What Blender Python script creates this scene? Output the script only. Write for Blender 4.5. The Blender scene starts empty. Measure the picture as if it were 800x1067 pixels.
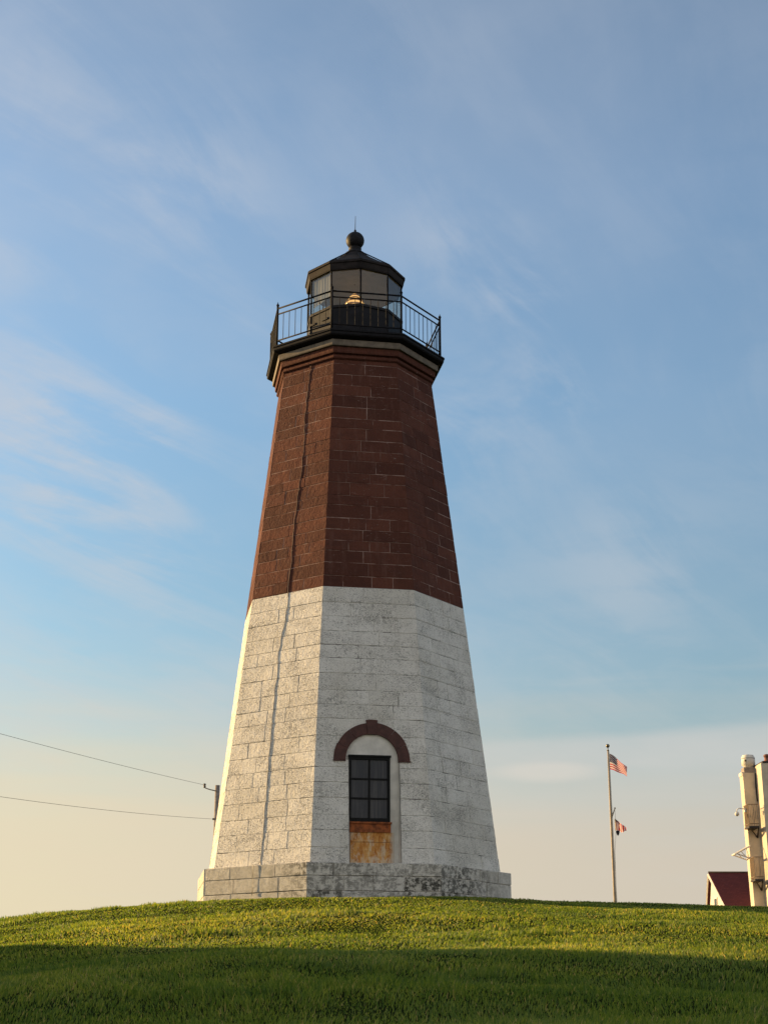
import bpy, bmesh, math, random
import numpy as np
from mathutils import Vector, Matrix
R = math.radians
S = bpy.context.scene
COL = S.collection
rnd = random.Random(7)

# ------------------------------------------------------------------ camera
EYE = Vector((0.0, -34.363, -2.789))
cam = bpy.data.cameras.new('camera')
cam.sensor_fit = 'HORIZONTAL'; cam.sensor_width = 36.0
cam.lens = 1566.4 / 800 * 36.0
cam.clip_start = 0.1; cam.clip_end = 20000
camo = bpy.data.objects.new('camera', cam)
camo.location = EYE
camo.rotation_euler = (R(90) + 0.3189, 0, -0.0215)
COL.objects.link(camo)
S.camera = camo

# ------------------------------------------------------------------ light
SUN_EL, SUN_AZ = 12.0, -117.0        # azimuth measured from the camera side (-y), negative = left
sdir = Vector((math.sin(R(SUN_AZ)) * math.cos(R(SUN_EL)), -math.cos(R(SUN_AZ)) * math.cos(R(SUN_EL)), math.sin(R(SUN_EL))))
sun = bpy.data.lights.new('sun', 'SUN')
sun.energy = 5.0; sun.angle = R(0.5); sun.color = (1.0, 0.66, 0.29)
suno = bpy.data.objects.new('sun', sun)
suno.rotation_euler = sdir.to_track_quat('Z', 'Y').to_euler()
suno.location = (-60, 20, 40)
COL.objects.link(suno)

class NT:
    """small node helper"""
    def __init__(s, tree): s.t = tree; s.n = tree.nodes; s.l = tree.links
    def new(s, typ, **kw):
        n = s.n.new(typ)
        for k, v in kw.items():
            setattr(n, k, v)
        return n
    def put(s, sock, v):
        if v is None: return
        if isinstance(v, bpy.types.NodeSocket): s.l.new(v, sock)
        else:
            if isinstance(v, (tuple, list)) and len(v) == 3 and sock.type == 'RGBA': v = (*v, 1)
            sock.default_value = v
    def math(s, op, a, b=None, c=None, clamp=False):
        n = s.new('ShaderNodeMath', operation=op, use_clamp=clamp)
        s.put(n.inputs[0], a); s.put(n.inputs[1], b); s.put(n.inputs[2], c)
        return n.outputs[0]
    def mix(s, f, a, b, mode='MIX'):
        n = s.new('ShaderNodeMix', data_type='RGBA', blend_type=mode, clamp_factor=True)
        s.put(n.inputs[0], f); s.put(n.inputs[6], a); s.put(n.inputs[7], b)
        return n.outputs[2]
    def ramp(s, f, stops, smooth=False):
        n = s.new('ShaderNodeValToRGB')
        e = n.color_ramp.elements
        if smooth: n.color_ramp.interpolation = 'EASE'
        while len(e) < len(stops): e.new(0.5)
        for el, (p, c) in zip(e, stops):
            el.position = p
            el.color = (c, c, c, 1) if isinstance(c, (int, float)) else (*c, 1)
        s.put(n.inputs[0], f)
        return n.outputs[0]
    def mapr(s, v, a, b, c=0.0, d=1.0, smooth=True):
        n = s.new('ShaderNodeMapRange', interpolation_type='SMOOTHSTEP' if smooth else 'LINEAR')
        for i, x in enumerate((v, a, b, c, d)): s.put(n.inputs[i], x)
        return n.outputs[0]
    def noise(s, vec, scale, detail=4, rough=0.55, dist=0.0):
        n = s.new('ShaderNodeTexNoise')
        s.put(n.inputs['Vector'], vec)
        n.inputs['Scale'].default_value = scale; n.inputs['Detail'].default_value = detail
        n.inputs['Roughness'].default_value = rough; n.inputs['Distortion'].default_value = dist
        return n.outputs[0]
    def mapping(s, vec, sc=(1, 1, 1), rot=(0, 0, 0), loc=(0, 0, 0)):
        n = s.new('ShaderNodeMapping')
        s.put(n.inputs[0], vec); n.inputs[1].default_value = loc; n.inputs[2].default_value = rot; n.inputs[3].default_value = sc
        return n.outputs[0]
    def xyz(s, vec):
        n = s.new('ShaderNodeSeparateXYZ'); s.put(n.inputs[0], vec); return n.outputs
    def bump(s, h, strength=0.4, dist=0.02, normal=None):
        n = s.new('ShaderNodeBump'); s.put(n.inputs['Height'], h)
        n.inputs['Strength'].default_value = strength; n.inputs['Distance'].default_value = dist
        if normal is not None: s.put(n.inputs['Normal'], normal)
        return n.outputs[0]

# ------------------------------------------------------------------ sky
W = bpy.data.worlds.new('World'); S.world = W; W.use_nodes = True
w = NT(W.node_tree)
for n in list(w.n): w.n.remove(n)
sky = w.new('ShaderNodeTexSky', sky_type='NISHITA', sun_disc=False)
sky.sun_elevation = R(SUN_EL); sky.sun_rotation = math.atan2(sdir.x, sdir.y)
sky.altitude = 10; sky.air_density = 1.0; sky.dust_density = 1.2; sky.ozone_density = 1.5
tc = w.new('ShaderNodeTexCoord')
dx, dy, dz = w.xyz(tc.outputs['Generated'])
skyc = w.mix(1.0, sky.outputs[0], w.ramp(dz, [(0.10, (0.66, 0.74, 0.70)), (0.27, (0.75, 0.87, 0.89)), (0.38, (0.88, 1.01, 1.05)), (0.50, (0.99, 1.08, 1.12)), (0.62, (1.05, 1.06, 1.05))]), 'MULTIPLY')
# thin cirrus on a plane high above the ground, thicker in a few drifting patches
zz = w.math('MAXIMUM', w.math('ADD', dz, 0.10), 0.02)
cmb = w.new('ShaderNodeCombineXYZ')
w.put(cmb.inputs[0], w.math('DIVIDE', dx, zz)); w.put(cmb.inputs[1], w.math('DIVIDE', dy, zz))
cpos = cmb.outputs[0]
side = w.mapr(dx, -0.30, 0.30)
c1 = w.noise(w.mapping(cpos, (1.1, 0.7, 1), (0, 0, 0.5), (3.1, 1.7, 0)), 1.25, 5, 0.52, 0.35)
c2 = w.noise(w.mapping(w.mapping(cpos, (1, 1, 1), (0, 0, -1.05)), (0.7, 2.4, 1), (0, 0, 0), (7.3, 4.2, 0)), 2.3, 8, 0.60, 0.9)
c3 = w.noise(w.mapping(cpos, (1, 1, 1), (0, 0, 0), (1.3, 8.2, 0)), 5.0, 6, 0.6, 0.3)
patch = None
for (vx, vy, vz), r_, amp in (((-0.206, 0.831, 0.517), 0.075, 0.8), ((-0.111, 0.856, 0.505), 0.055, 0.75), ((-0.174, 0.925, 0.336), 0.065, 1.25), ((-0.216, 0.903, 0.371), 0.07, 0.9),
                              ((-0.128, 0.926, 0.354), 0.035, 0.9), ((0.076, 0.877, 0.474), 0.045, 0.7), ((0.111, 0.890, 0.443), 0.030, 1.0), ((0.129, 0.912, 0.391), 0.028, 0.9),
                              ((0.178, 0.946, 0.272), 0.05, 0.5), ((0.071, 0.929, 0.363), 0.06, 0.5), ((-0.131, 0.952, 0.276), 0.05, 0.5), ((-0.45, 0.80, 0.40), 0.2, 0.8), ((0.5, 0.78, 0.37), 0.2, 0.6)):
    vd = w.new('ShaderNodeVectorMath', operation='DISTANCE')
    w.put(vd.inputs[0], tc.outputs['Generated']); vd.inputs[1].default_value = (vx, vy, vz)
    q = w.math('MULTIPLY', w.mapr(vd.outputs['Value'], 0.0, r_ * 1.5, 1.0, 0.0), amp)
    patch = q if patch is None else w.math('ADD', patch, q)
veil = w.math('MULTIPLY', w.mapr(c1, 0.34, 0.66), w.mapr(side, 0.0, 1.0, 0.38, 0.12))
wn = w.math('ADD', w.math('MULTIPLY', c2, 0.65), w.math('MULTIPLY', c3, 0.35))
wisp = w.math('MULTIPLY', w.mapr(wn, 0.40, 0.64), w.math('ADD', w.math('MULTIPLY', patch, 0.40), w.mapr(side, 0.0, 1.0, 0.18, 0.10)))
cl = w.math('ADD', veil, wisp, clamp=True)
ccol = w.mix(w.mapr(dz, 0.10, 0.45), (3.2, 3.15, 3.1), (2.75, 2.95, 3.3))
skyc2 = w.mix(cl, skyc, ccol)
# bank of warm haze over the sea horizon with a soft upper rim
hb = w.noise(w.mapping(tc.outputs['Generated'], (1.0, 1.0, 11.0), (0.05, 0.03, 0)), 2.6, 5, 0.55, 0.25)
hedge = w.math('ADD', dz, w.math('MULTIPLY', w.math('SUBTRACT', hb, 0.5), 0.10))
thin = w.math('SUBTRACT', 1.0, w.math('MULTIPLY', w.math('MULTIPLY', side, 0.45), w.mapr(dz, 0.11, 0.16)))
hzf = w.math('MULTIPLY', w.mapr(hedge, 0.085, 0.232, 0.88, 0.0), thin, clamp=True)
hcol = w.mix(side, (4.15, 3.50, 2.42), (3.30, 2.86, 2.38))
skyc3 = w.mix(hzf, skyc2, hcol)
# the flat cloud bank low on the right with its soft rim and one bright cloudlet
hb2 = w.noise(w.mapping(tc.outputs['Generated'], (1.0, 1.0, 6.0), (0.03, 0.02, 0)), 4.0, 5, 0.5, 0.3)
rim = w.math('ADD', dz, w.math('ADD', w.math('MULTIPLY', w.math('SUBTRACT', hb2, 0.5), 0.022), w.math('MULTIPLY', dx, -0.045)))
bank = w.math('MULTIPLY', w.mapr(rim, 0.156, 0.166, 1.0, 0.0), w.mapr(dz, 0.095, 0.150))
bank = w.math('MULTIPLY', w.math('MULTIPLY', bank, w.mapr(dx, 0.02, 0.10)), w.mapr(hb2, 0.30, 0.65, 0.30, 0.62))
skyc3 = w.mix(bank, skyc3, (3.25, 3.15, 3.0))
vs = w.new('ShaderNodeVectorMath', operation='SUBTRACT'); w.put(vs.inputs[0], tc.outputs['Generated']); vs.inputs[1].default_value = (0.127, 0.981, 0.147)
vl = w.new('ShaderNodeVectorMath', operation='LENGTH'); w.put(vl.inputs[0], w.mapping(vs.outputs[0], (1, 1, 5.5)))
skyc3 = w.mix(w.math('MULTIPLY', w.mapr(w.math('ADD', vl.outputs['Value'], w.math('MULTIPLY', w.math('SUBTRACT', hb2, 0.5), 0.05)), 0.008, 0.042, 1.0, 0.0), 0.45), skyc3, (3.8, 3.45, 3.05))
cb = w.math('MULTIPLY', w.mapr(hb, 0.50, 0.72), w.mapr(dz, 0.19, 0.24, 0.35, 0.0))
skyc3 = w.mix(cb, skyc3, w.mix(side, (3.6, 3.4, 2.9), (3.2, 3.05, 2.8)))
# unseen warm clouds added behind the viewer as fill for the shaded faces
back_fill = w.math('MULTIPLY', w.mapr(dy, 0.25, -0.55), w.mapr(dz, 0.25, 0.75, 1.0, 0.15))
skyc3 = w.mix(w.math('MULTIPLY', back_fill, w.mapr(c1, 0.25, 0.62, 0.55, 1.0)), skyc3, (5.1, 4.75, 4.4))
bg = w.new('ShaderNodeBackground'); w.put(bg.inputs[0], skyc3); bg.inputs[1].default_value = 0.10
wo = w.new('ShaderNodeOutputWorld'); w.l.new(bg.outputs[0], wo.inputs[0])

S.view_settings.view_transform = 'Standard'; S.view_settings.look = 'None'
S.view_settings.exposure = 1.0; S.view_settings.gamma = 1.0
S.view_settings.use_curve_mapping = False
S.cycles.max_bounces = 8; S.cycles.transparent_max_bounces = 16

# ------------------------------------------------------------------ mesh helpers
class MB:
    def __init__(s): s.v = []; s.f = []; s.m = []; s.tint = []; s.cur = 0.5; s.uv = {}; s.smooth = set()
    def add(s, p): s.v.append(tuple(p)); s.tint.append(s.cur); return len(s.v) - 1
    def face(s, idx, m=0, smooth=False):
        s.f.append(tuple(idx)); s.m.append(m)
        if smooth: s.smooth.add(len(s.f) - 1)
    def poly(s, pts, m=0): s.face([s.add(p) for p in pts], m)
    def box(s, c, size, rz=0, m=0, mat=None):
        c = Vector(c); hx, hy, hz = size[0] / 2, size[1] / 2, size[2] / 2
        M = mat or Matrix.Rotation(rz, 3, 'Z')
        i = [s.add(c + M @ Vector((sx * hx, sy * hy, sz * hz))) for sz in (-1, 1) for sy in (-1, 1) for sx in (-1, 1)]
        for q in ((0, 2, 3, 1), (4, 5, 7, 6), (0, 1, 5, 4), (2, 6, 7, 3), (0, 4, 6, 2), (1, 3, 7, 5)):
            s.face([i[k] for k in q], m)
    def bbox(s, x0, x1, y0, y1, z0, z1, m=0):
        s.box(((x0 + x1) / 2, (y0 + y1) / 2, (z0 + z1) / 2), (x1 - x0, y1 - y0, z1 - z0), 0, m)
    def tube(s, pts, r, n=8, m=0, cap=True):
        pts = [Vector(p) for p in pts]
        rr = r if isinstance(r, (list, tuple)) else [r] * len(pts)
        rings = []
        for i, p in enumerate(pts):
            d = (pts[min(i + 1, len(pts) - 1)] - pts[max(i - 1, 0)]).normalized()
            up = Vector((0, 0, 1)) if abs(d.z) < 0.95 else Vector((0, 1, 0))
            a = d.cross(up).normalized(); b = a.cross(d).normalized()
            rings.append([s.add(p + (a * math.cos(t) + b * math.sin(t)) * rr[i]) for t in [2 * math.pi * k / n for k in range(n)]])
        for a, b in zip(rings, rings[1:]):
            for k in range(n): s.face((a[k], a[(k + 1) % n], b[(k + 1) % n], b[k]), m, n > 5)
        if cap: s.face(rings[0][::-1], m); s.face(rings[-1], m)
    def lathe(s, prof, n=24, a0=0.0, c=(0, 0, 0), m=0, smooth=True, cap=True):
        """profile of (radius, z), angle measured from -y towards +x"""
        rings = []
        for r, z in prof:
            rings.append([s.add((c[0] + r * math.sin(a0 + 2 * math.pi * k / n), c[1] - r * math.cos(a0 + 2 * math.pi * k / n), c[2] + z)) for k in range(n)])
        for a, b in zip(rings, rings[1:]):
            for k in range(n): s.face((a[k], a[(k + 1) % n], b[(k + 1) % n], b[k]), m, smooth)
        if cap: s.face(rings[0][::-1], m); s.face(rings[-1], m)
    def build(s, name, mats, parent=None, loc=None):
        me = bpy.data.meshes.new(name)
        off = Vector(loc) if loc is not None else Vector((0, 0, 0))
        me.from_pydata([tuple(Vector(p) - off) for p in s.v], [], s.f)
        for mt in (mats if isinstance(mats, (list, tuple)) else [mats]): me.materials.append(mt)
        me.polygons.foreach_set('material_index', s.m)
        sm = [i in s.smooth for i in range(len(s.f))]
        me.polygons.foreach_set('use_smooth', sm)
        at = me.attributes.new('tint', 'FLOAT', 'POINT'); at.data.foreach_set('value', s.tint)
        if s.uv:
            uvl = me.uv_layers.new(name='UVMap')
            for lp in me.loops: uvl.data[lp.index].uv = s.uv.get(lp.vertex_index, (0, 0))
        me.update()
        o = bpy.data.objects.new(name, me); COL.objects.link(o)
        if loc is not None: o.location = loc
        if parent is not None:
            o.parent = parent
            if loc is None: o.location = -world_loc(parent)
            else: o.location = Vector(loc) - world_loc(parent)
        return o
def world_loc(o):
    p = Vector((0, 0, 0))
    while o is not None: p = p + o.location; o = o.parent
    return p
def tag(o, label=None, cat=None, group=None, kind=None):
    if label: o['label'] = label
    if cat: o['category'] = cat
    if group: o['group'] = group
    if kind: o['kind'] = kind
    return o
def thing(name, label, cat, loc, group=None):
    o = bpy.data.objects.new(name, None); COL.objects.link(o); o.location = loc
    o.empty_display_size = 0.3
    return tag(o, label, cat, group)

# ------------------------------------------------------------------ materials
def mat(name):
    m = bpy.data.materials.new(name); m.use_nodes = True
    t = NT(m.node_tree)
    for n in list(t.n): t.n.remove(n)
    out = t.new('ShaderNodeOutputMaterial')
    return m, t, out
def principled(t, out, col, rough=0.6, normal=None, metal=0.0, spec=0.4):
    b = t.new('ShaderNodeBsdfPrincipled')
    t.put(b.inputs['Base Color'], col); t.put(b.inputs['Roughness'], rough); t.put(b.inputs['Metallic'], metal)
    b.inputs['Specular IOR Level'].default_value = spec
    if normal is not None: t.put(b.inputs['Normal'], normal)
    t.l.new(b.outputs[0], out.inputs[0])
    return b
def opos(t):
    return t.new('ShaderNodeTexCoord').outputs['Object']
def attr(t, name):
    a = t.new('ShaderNodeAttribute', attribute_name=name); return a.outputs['Fac']

def simple(name, col, rough=0.5, metal=0.0, var=0.25, scale=6.0, bump=0.15, spec=0.3):
    m, t, out = mat(name); p = opos(t)
    n = t.noise(p, scale, 5, 0.6)
    c = t.mix(t.mapr(n, 0.3, 0.7), tuple(x * (1 - var) for x in col), tuple(min(1, x * (1 + var)) for x in col))
    principled(t, out, c, t.mapr(n, 0.2, 0.8, rough - 0.08, rough + 0.1), t.bump(t.noise(p, scale * 8, 4), bump, 0.01), metal, spec)
    return m

def stone_white():
    m, t, out = mat('whitewashed_granite'); p = opos(t)
    tint = attr(t, 'tint')
    big = t.noise(p, 0.55, 4, 0.55)
    mid = t.noise(t.mapping(p, (1, 1, 1.6)), 2.6, 6, 0.65, 0.3)
    fine = t.noise(p, 16, 7, 0.72)
    grain = t.noise(p, 60, 4, 0.7)
    base = t.mix(tint, (0.82, 0.79, 0.715), (0.88, 0.85, 0.775))
    base = t.mix(t.math('MULTIPLY', t.mapr(big, 0.45, 0.66), 0.42), base, (0.60, 0.56, 0.46))
    speck = t.noise(t.mapping(p, (1, 1, 1.7)), 30, 8, 0.80, 0.2)
    zone = t.noise(t.mapping(p, (1, 1, 1.7)), 1.5, 5, 0.65, 0.4)
    worn = t.math('MULTIPLY', t.mapr(t.math('ADD', speck, t.math('MULTIPLY', zone, 0.24)), 0.635, 0.735), 0.80)
    base = t.mix(worn, base, (0.15, 0.14, 0.12))
    streak = t.noise(t.mapping(p, (5, 5, 0.35)), 1.6, 4, 0.6)
    base = t.mix(t.math('MULTIPLY', t.mapr(streak, 0.52, 0.72), 0.22), base, (0.40, 0.37, 0.31))
    base = t.mix(t.math('MULTIPLY', t.mapr(grain, 0.38, 0.66), 0.16), base, (0.38, 0.36, 0.32))
    tool = t.noise(t.mapping(p, (26, 26, 5)), 1.6, 5, 0.75)
    h = t.math('ADD', t.math('MULTIPLY', fine, 0.7), t.math('MULTIPLY', grain, 0.35))
    h = t.math('ADD', h, t.math('MULTIPLY', tool, 0.8))
    h = t.math('ADD', h, t.math('MULTIPLY', mid, 0.7))
    h = t.math('SUBTRACT', h, t.math('MULTIPLY', worn, 0.4))
    h = t.math('ADD', h, t.math('MULTIPLY', t.noise(t.mapping(p, (1, 1, 0.7)), 8.5, 5, 0.7, 0.6), 1.3))
    principled(t, out, base, 0.85, t.bump(h, 0.75, 0.035), spec=0.15)
    return m
def stone_brown():
    m, t, out = mat('brown_painted_granite'); p = opos(t)
    tint = attr(t, 'tint')
    mid = t.noise(t.mapping(p, (1, 1, 1.6)), 2.2, 6, 0.65, 0.3)
    fine = t.noise(p, 14, 7, 0.72)
    grain = t.noise(p, 60, 4, 0.7)
    base = t.mix(tint, (0.082, 0.030, 0.020), (0.138, 0.050, 0.032))
    base = t.mix(t.math('MULTIPLY', t.mapr(mid, 0.42, 0.68), 0.5), base, (0.068, 0.028, 0.021))
    base = t.mix(t.math('MULTIPLY', t.mapr(grain, 0.4, 0.7), 0.25), base, (0.052, 0.026, 0.021))
    chip = t.math('MULTIPLY', t.mapr(t.noise(t.mapping(p, (1, 1, 2.6)), 11, 6, 0.75), 0.60, 0.67), t.mapr(t.noise(p, 0.9, 4, 0.55), 0.46, 0.64))
    run = t.noise(t.mapping(p, (6, 6, 0.4)), 1.7, 5, 0.65)
    base = t.mix(t.math('MULTIPLY', t.mapr(run, 0.52, 0.70), 0.35), base, (0.16, 0.085, 0.065))
    base = t.mix(t.math('MULTIPLY', chip, 0.75), base, (0.34, 0.28, 0.25))
    h = t.math('ADD', t.math('MULTIPLY', fine, 0.7), t.math('MULTIPLY', grain, 0.3))
    tool = t.noise(t.mapping(p, (18, 18, 5)), 2.0, 4, 0.7)
    h = t.math('ADD', h, t.math('MULTIPLY', tool, 0.5)); h = t.math('ADD', h, t.math('MULTIPLY', mid, 0.9))
    h = t.math('ADD', h, t.math('MULTIPLY', t.noise(t.mapping(p, (1, 1, 0.7)), 8.5, 5, 0.7, 0.6), 1.3))
    principled(t, out, base, 0.85, t.bump(h, 0.75, 0.035), spec=0.12)
    return m
def mortar(name, a, b, thr=(0.45, 0.6)):
    m, t, out = mat(name); p = opos(t)
    n = t.noise(p, 3.2, 5, 0.6)
    principled(t, out, t.mix(t.mapr(n, *thr), a, b), 0.9, t.bump(t.noise(p, 40, 4), 0.3, 0.01), spec=0.1)
    return m
def stone_plinth():
    m, t, out = mat('lichened_granite'); p = opos(t)
    tint = attr(t, 'tint')
    base = t.mix(tint, (0.56, 0.53, 0.46), (0.70, 0.67, 0.60))
    big = t.noise(p, 0.8, 4, 0.6); mid = t.noise(t.mapping(p, (1, 1, 1.3)), 6.5, 9, 0.8, 0.2); fine = t.noise(p, 26, 7, 0.78)
    base = t.mix(t.math('MULTIPLY', t.mapr(mid, 0.40, 0.62), 0.50), base, (0.28, 0.265, 0.225))
    x, y, z = t.xyz(p)
    frontal = t.mapr(t.math('ADD', t.math('MULTIPLY', y, -1.0), t.math('MULTIPLY', x, 0.35)), 2.2, 3.4)
    lich = t.math('MULTIPLY', t.mapr(t.math('ADD', mid, t.math('MULTIPLY', fine, 0.55)), 0.73, 0.82), t.math('MULTIPLY', frontal, t.mapr(tint, 0.2, 0.75, 1.0, 0.45)))
    base = t.mix(t.math('MULTIPLY', lich, 0.9), base, (0.035, 0.035, 0.028))
    base = t.mix(t.math('MULTIPLY', t.mapr(fine, 0.55, 0.7), 0.35), base, (0.13, 0.125, 0.11))
    h = t.math('ADD', mid, t.math('MULTIPLY', fine, 0.6))
    principled(t, out, base, 0.9, t.bump(h, 0.6, 0.04), spec=0.15)
    return m
def rust_panel():
    m, t, out = mat('rust_stained_plaster'); p = opos(t)
    x, y, z = t.xyz(p)
    st = t.noise(t.mapping(p, (7, 7, 1.5)), 2.0, 7, 0.72, 0.5)
    blot = t.noise(p, 5, 5, 0.65)
    col = t.ramp(t.math('ADD', t.math('MULTIPLY', st, 0.7), t.math('MULTIPLY', blot, 0.35)), [(0.40, (0.27, 0.085, 0.02)), (0.50, (0.50, 0.21, 0.05)), (0.57, (0.60, 0.32, 0.10)), (0.66, (0.64, 0.47, 0.25))])
    gaps = t.mapr(t.math('ADD', t.noise(t.mapping(p, (4, 4, 2.2)), 2.0, 7, 0.72, 0.4), t.math('MULTIPLY', z, -0.16)), 0.43, 0.56)
    col = t.mix(t.math('MULTIPLY', gaps, 0.75), col, (0.60, 0.50, 0.36))
    dirt = t.mapr(t.noise(p, 16, 7, 0.75), 0.56, 0.66)
    col = t.mix(t.math('MULTIPLY', dirt, 0.5), col, (0.12, 0.055, 0.025))
    joint = t.math('LESS_THAN', t.math('ABSOLUTE', t.math('SUBTRACT', z, 0.46)), 0.007)
    col = t.mix(t.math('MULTIPLY', joint, 0.7), col, (0.16, 0.07, 0.03))
    # the stain thins out towards the right jamb
    edge = t.mapr(t.math('ADD', x, t.math('MULTIPLY', blot, 0.2)), 0.88, 1.0)
    col = t.mix(edge, col, (0.56, 0.52, 0.44))
    principled(t, out, col, 0.85, t.bump(t.noise(p, 30, 5), 0.3, 0.01), spec=0.2)
    return m
def glass(name, tint=(1, 1, 1), refl=0.12):
    m, t, out = mat(name)
    tr = t.new('ShaderNodeBsdfTransparent'); t.put(tr.inputs[0], tint)
    gl = t.new('ShaderNodeBsdfGlossy'); gl.inputs['Roughness'].default_value = 0.03
    fr = t.new('ShaderNodeFresnel'); fr.inputs[0].default_value = 1.5
    mx = t.new('ShaderNodeMixShader')
    bf = t.new('ShaderNodeNewGeometry').outputs['Backfacing']
    t.put(mx.inputs[0], t.math('MULTIPLY', t.math('ADD', fr.outputs[0], refl, clamp=True), t.math('SUBTRACT', 1.0, bf))); t.l.new(tr.outputs[0], mx.inputs[1]); t.l.new(gl.outputs[0], mx.inputs[2])
    t.l.new(mx.outputs[0], out.inputs[0])
    return m

M = {}
M['white'] = stone_white(); M['brown'] = stone_brown(); M['plinth'] = stone_plinth()
M['mortar_white'] = mortar('grey_mortar', (0.60, 0.57, 0.51), (0.10, 0.09, 0.075), (0.47, 0.60))
M['mortar_brown'] = mortar('pale_brown_mortar', (0.10, 0.042, 0.030), (0.34, 0.23, 0.19), (0.36, 0.60))
M['plaster'] = simple('white_plaster', (0.68, 0.655, 0.59), 0.8, 0, 0.14, 3.0, 0.25)
M['arch'] = simple('brown_arch_paint', (0.082, 0.038, 0.031), 0.8, 0, 0.25, 9.0, 0.35)
M['rust'] = rust_panel()
M['sill'] = simple('rusted_sill', (0.26, 0.075, 0.022), 0.8, 0, 0.5, 9.0, 0.4)
M['black'] = simple('black_iron', (0.011, 0.0105, 0.012), 0.7, 0.0, 0.35, 8.0, 0.2, 0.12)
M['iron'] = simple('dark_lantern_paint', (0.012, 0.0118, 0.014), 0.6, 0.0, 0.45, 5.0, 0.3, 0.15)
M['hood'] = simple('bronze_brown_paint', (0.022, 0.018, 0.017), 0.75, 0.0, 0.45, 5.0, 0.3, 0.12)
M['cream'] = simple('weathered_cream_stone', (0.155, 0.130, 0.10), 0.8, 0, 0.25, 7.0, 0.3)
M['ceiling'] = simple('grey_lantern_lining', (0.36, 0.355, 0.345), 0.6, 0, 0.12, 3.0, 0.1)
M['glass'] = glass('lantern_glass', (0.86, 0.86, 0.83), 0.03)
M['brass'] = simple('brass', (0.45, 0.27, 0.09), 0.3, 0.9, 0.2, 8, 0.05)
M['frame'] = simple('black_window_paint', (0.009, 0.009, 0.009), 0.6, 0, 0.3, 10, 0.2, 0.12)
M['cable_white'] = simple('whitewashed_cable', (0.42, 0.40, 0.36), 0.7, 0, 0.2, 10, 0.2)
M['cable'] = simple('brown_painted_cable', (0.10, 0.045, 0.03), 0.6, 0, 0.3, 10, 0.2)

def pane_mat():
    m, t, out = mat('dusty_window_glass'); p = opos(t)
    st = t.noise(t.mapping(p, (8, 8, 0.5)), 2.2, 4, 0.6)
    c = t.mix(t.mapr(st, 0.45, 0.7), (0.010, 0.015, 0.024), (0.040, 0.042, 0.046))
    b = principled(t, out, c, 0.15, t.bump(t.noise(p, 1.6, 2), 0.08, 0.02), spec=0.28)
    return m
M['pane'] = pane_mat()
def lens_mat():
    m, t, out = mat('lit_lens'); p = opos(t)
    x, y, z = t.xyz(p)
    ring = t.math('ADD', t.math('SINE', t.math('MULTIPLY', z, 64.0)), t.math('MULTIPLY', t.math('SUBTRACT', t.noise(p, 5.5, 3, 0.6), 0.5), 3.2))
    col = t.mix(t.mapr(ring, -0.6, 0.8), (0.09, 0.03, 0.006), (1.0, 0.55, 0.17))
    e = t.new('ShaderNodeEmission'); t.put(e.inputs[0], col); e.inputs[1].default_value = 0.85
    g = t.new('ShaderNodeBsdfGlossy'); g.inputs[1].default_value = 0.1; g.inputs[0].default_value = (0.9, 0.8, 0.6, 1)
    mx = t.new('ShaderNodeMixShader'); mx.inputs[0].default_value = 0.18
    t.l.new(e.outputs[0], mx.inputs[1]); t.l.new(g.outputs[0], mx.inputs[2]); t.l.new(mx.outputs[0], out.inputs[0])
    return m
M['lens'] = lens_mat()
def curtain_mat():
    m, t, out = mat('linen_curtain')
    b = t.new('ShaderNodeBsdfDiffuse'); b.inputs[0].default_value = (0.72, 0.70, 0.63, 1)
    tl = t.new('ShaderNodeBsdfTranslucent'); tl.inputs[0].default_value = (0.72, 0.70, 0.63, 1)
    ms = t.new('ShaderNodeMixShader'); ms.inputs[0].default_value = 0.5
    t.l.new(b.outputs[0], ms.inputs[1]); t.l.new(tl.outputs[0], ms.inputs[2]); t.l.new(ms.outputs[0], out.inputs[0])
    return m
M['curtain'] = curtain_mat()

# ------------------------------------------------------------------ ground
def vnoise(x, y, seed=0):
    xi = np.floor(x).astype(np.int64); yi = np.floor(y).astype(np.int64)
    fx = x - xi; fy = y - yi; fx = fx * fx * (3 - 2 * fx); fy = fy * fy * (3 - 2 * fy)
    def h(a, b):
        n = (a * 374761393 + b * 668265263 + seed * 1442695041) & 0xFFFFFFFF
        n = ((n ^ (n >> 13)) * 1274126177) & 0xFFFFFFFF
        return ((n ^ (n >> 16)) & 0xFFFFFF) / float(0xFFFFFF)
    return (h(xi, yi) * (1 - fx) + h(xi + 1, yi) * fx) * (1 - fy) + (h(xi, yi + 1) * (1 - fx) + h(xi + 1, yi + 1) * fx) * fy
AH, PW = 3.7, 1.0
def ground_z(X, Y):
    X = np.asarray(X, float); Y = np.asarray(Y, float)
    d = Y + 34.363
    q = np.clip(1 - d / 31.0, 0, None)
    g = -1.6 + AH * (1 - q ** PW)
    g = np.where(d < 0, -1.6 + AH * PW / 31 * d * 0.55, g)
    g = np.where(d > 38, g - 0.0016 * (np.minimum(d, 70) - 38) ** 2 - 0.06 * np.maximum(d - 70, 0), g)
    drop = np.where(X < 0, 6 * np.tanh(0.0098 * X * X / 6), 5 * np.tanh(0.0025 * X * X / 5))
    z = EYE.z + g - drop
    und = (vnoise(X * 0.16 + 5, Y * 0.42, 3) - 0.5) * 0.20 + (vnoise(X * 0.45, Y * 0.8 + 9, 4) - 0.5) * 0.07
    near = np.clip(1.6 - np.hypot(X, Y) / 60, 0, 1)
    z = z + und * near
    return np.maximum(z, -9.0 + 0.5 * vnoise(X * 0.02, Y * 0.02, 8))
def axis(lo, hi, step, far):
    a = list(np.arange(lo, hi + 1e-6, step))
    s = step; v = hi
    while v < far: s *= 1.35; v += s; a.append(v)
    s = step; v = lo
    while v > -far: s *= 1.35; v -= s; a.insert(0, v)
    return np.array(a)
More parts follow.
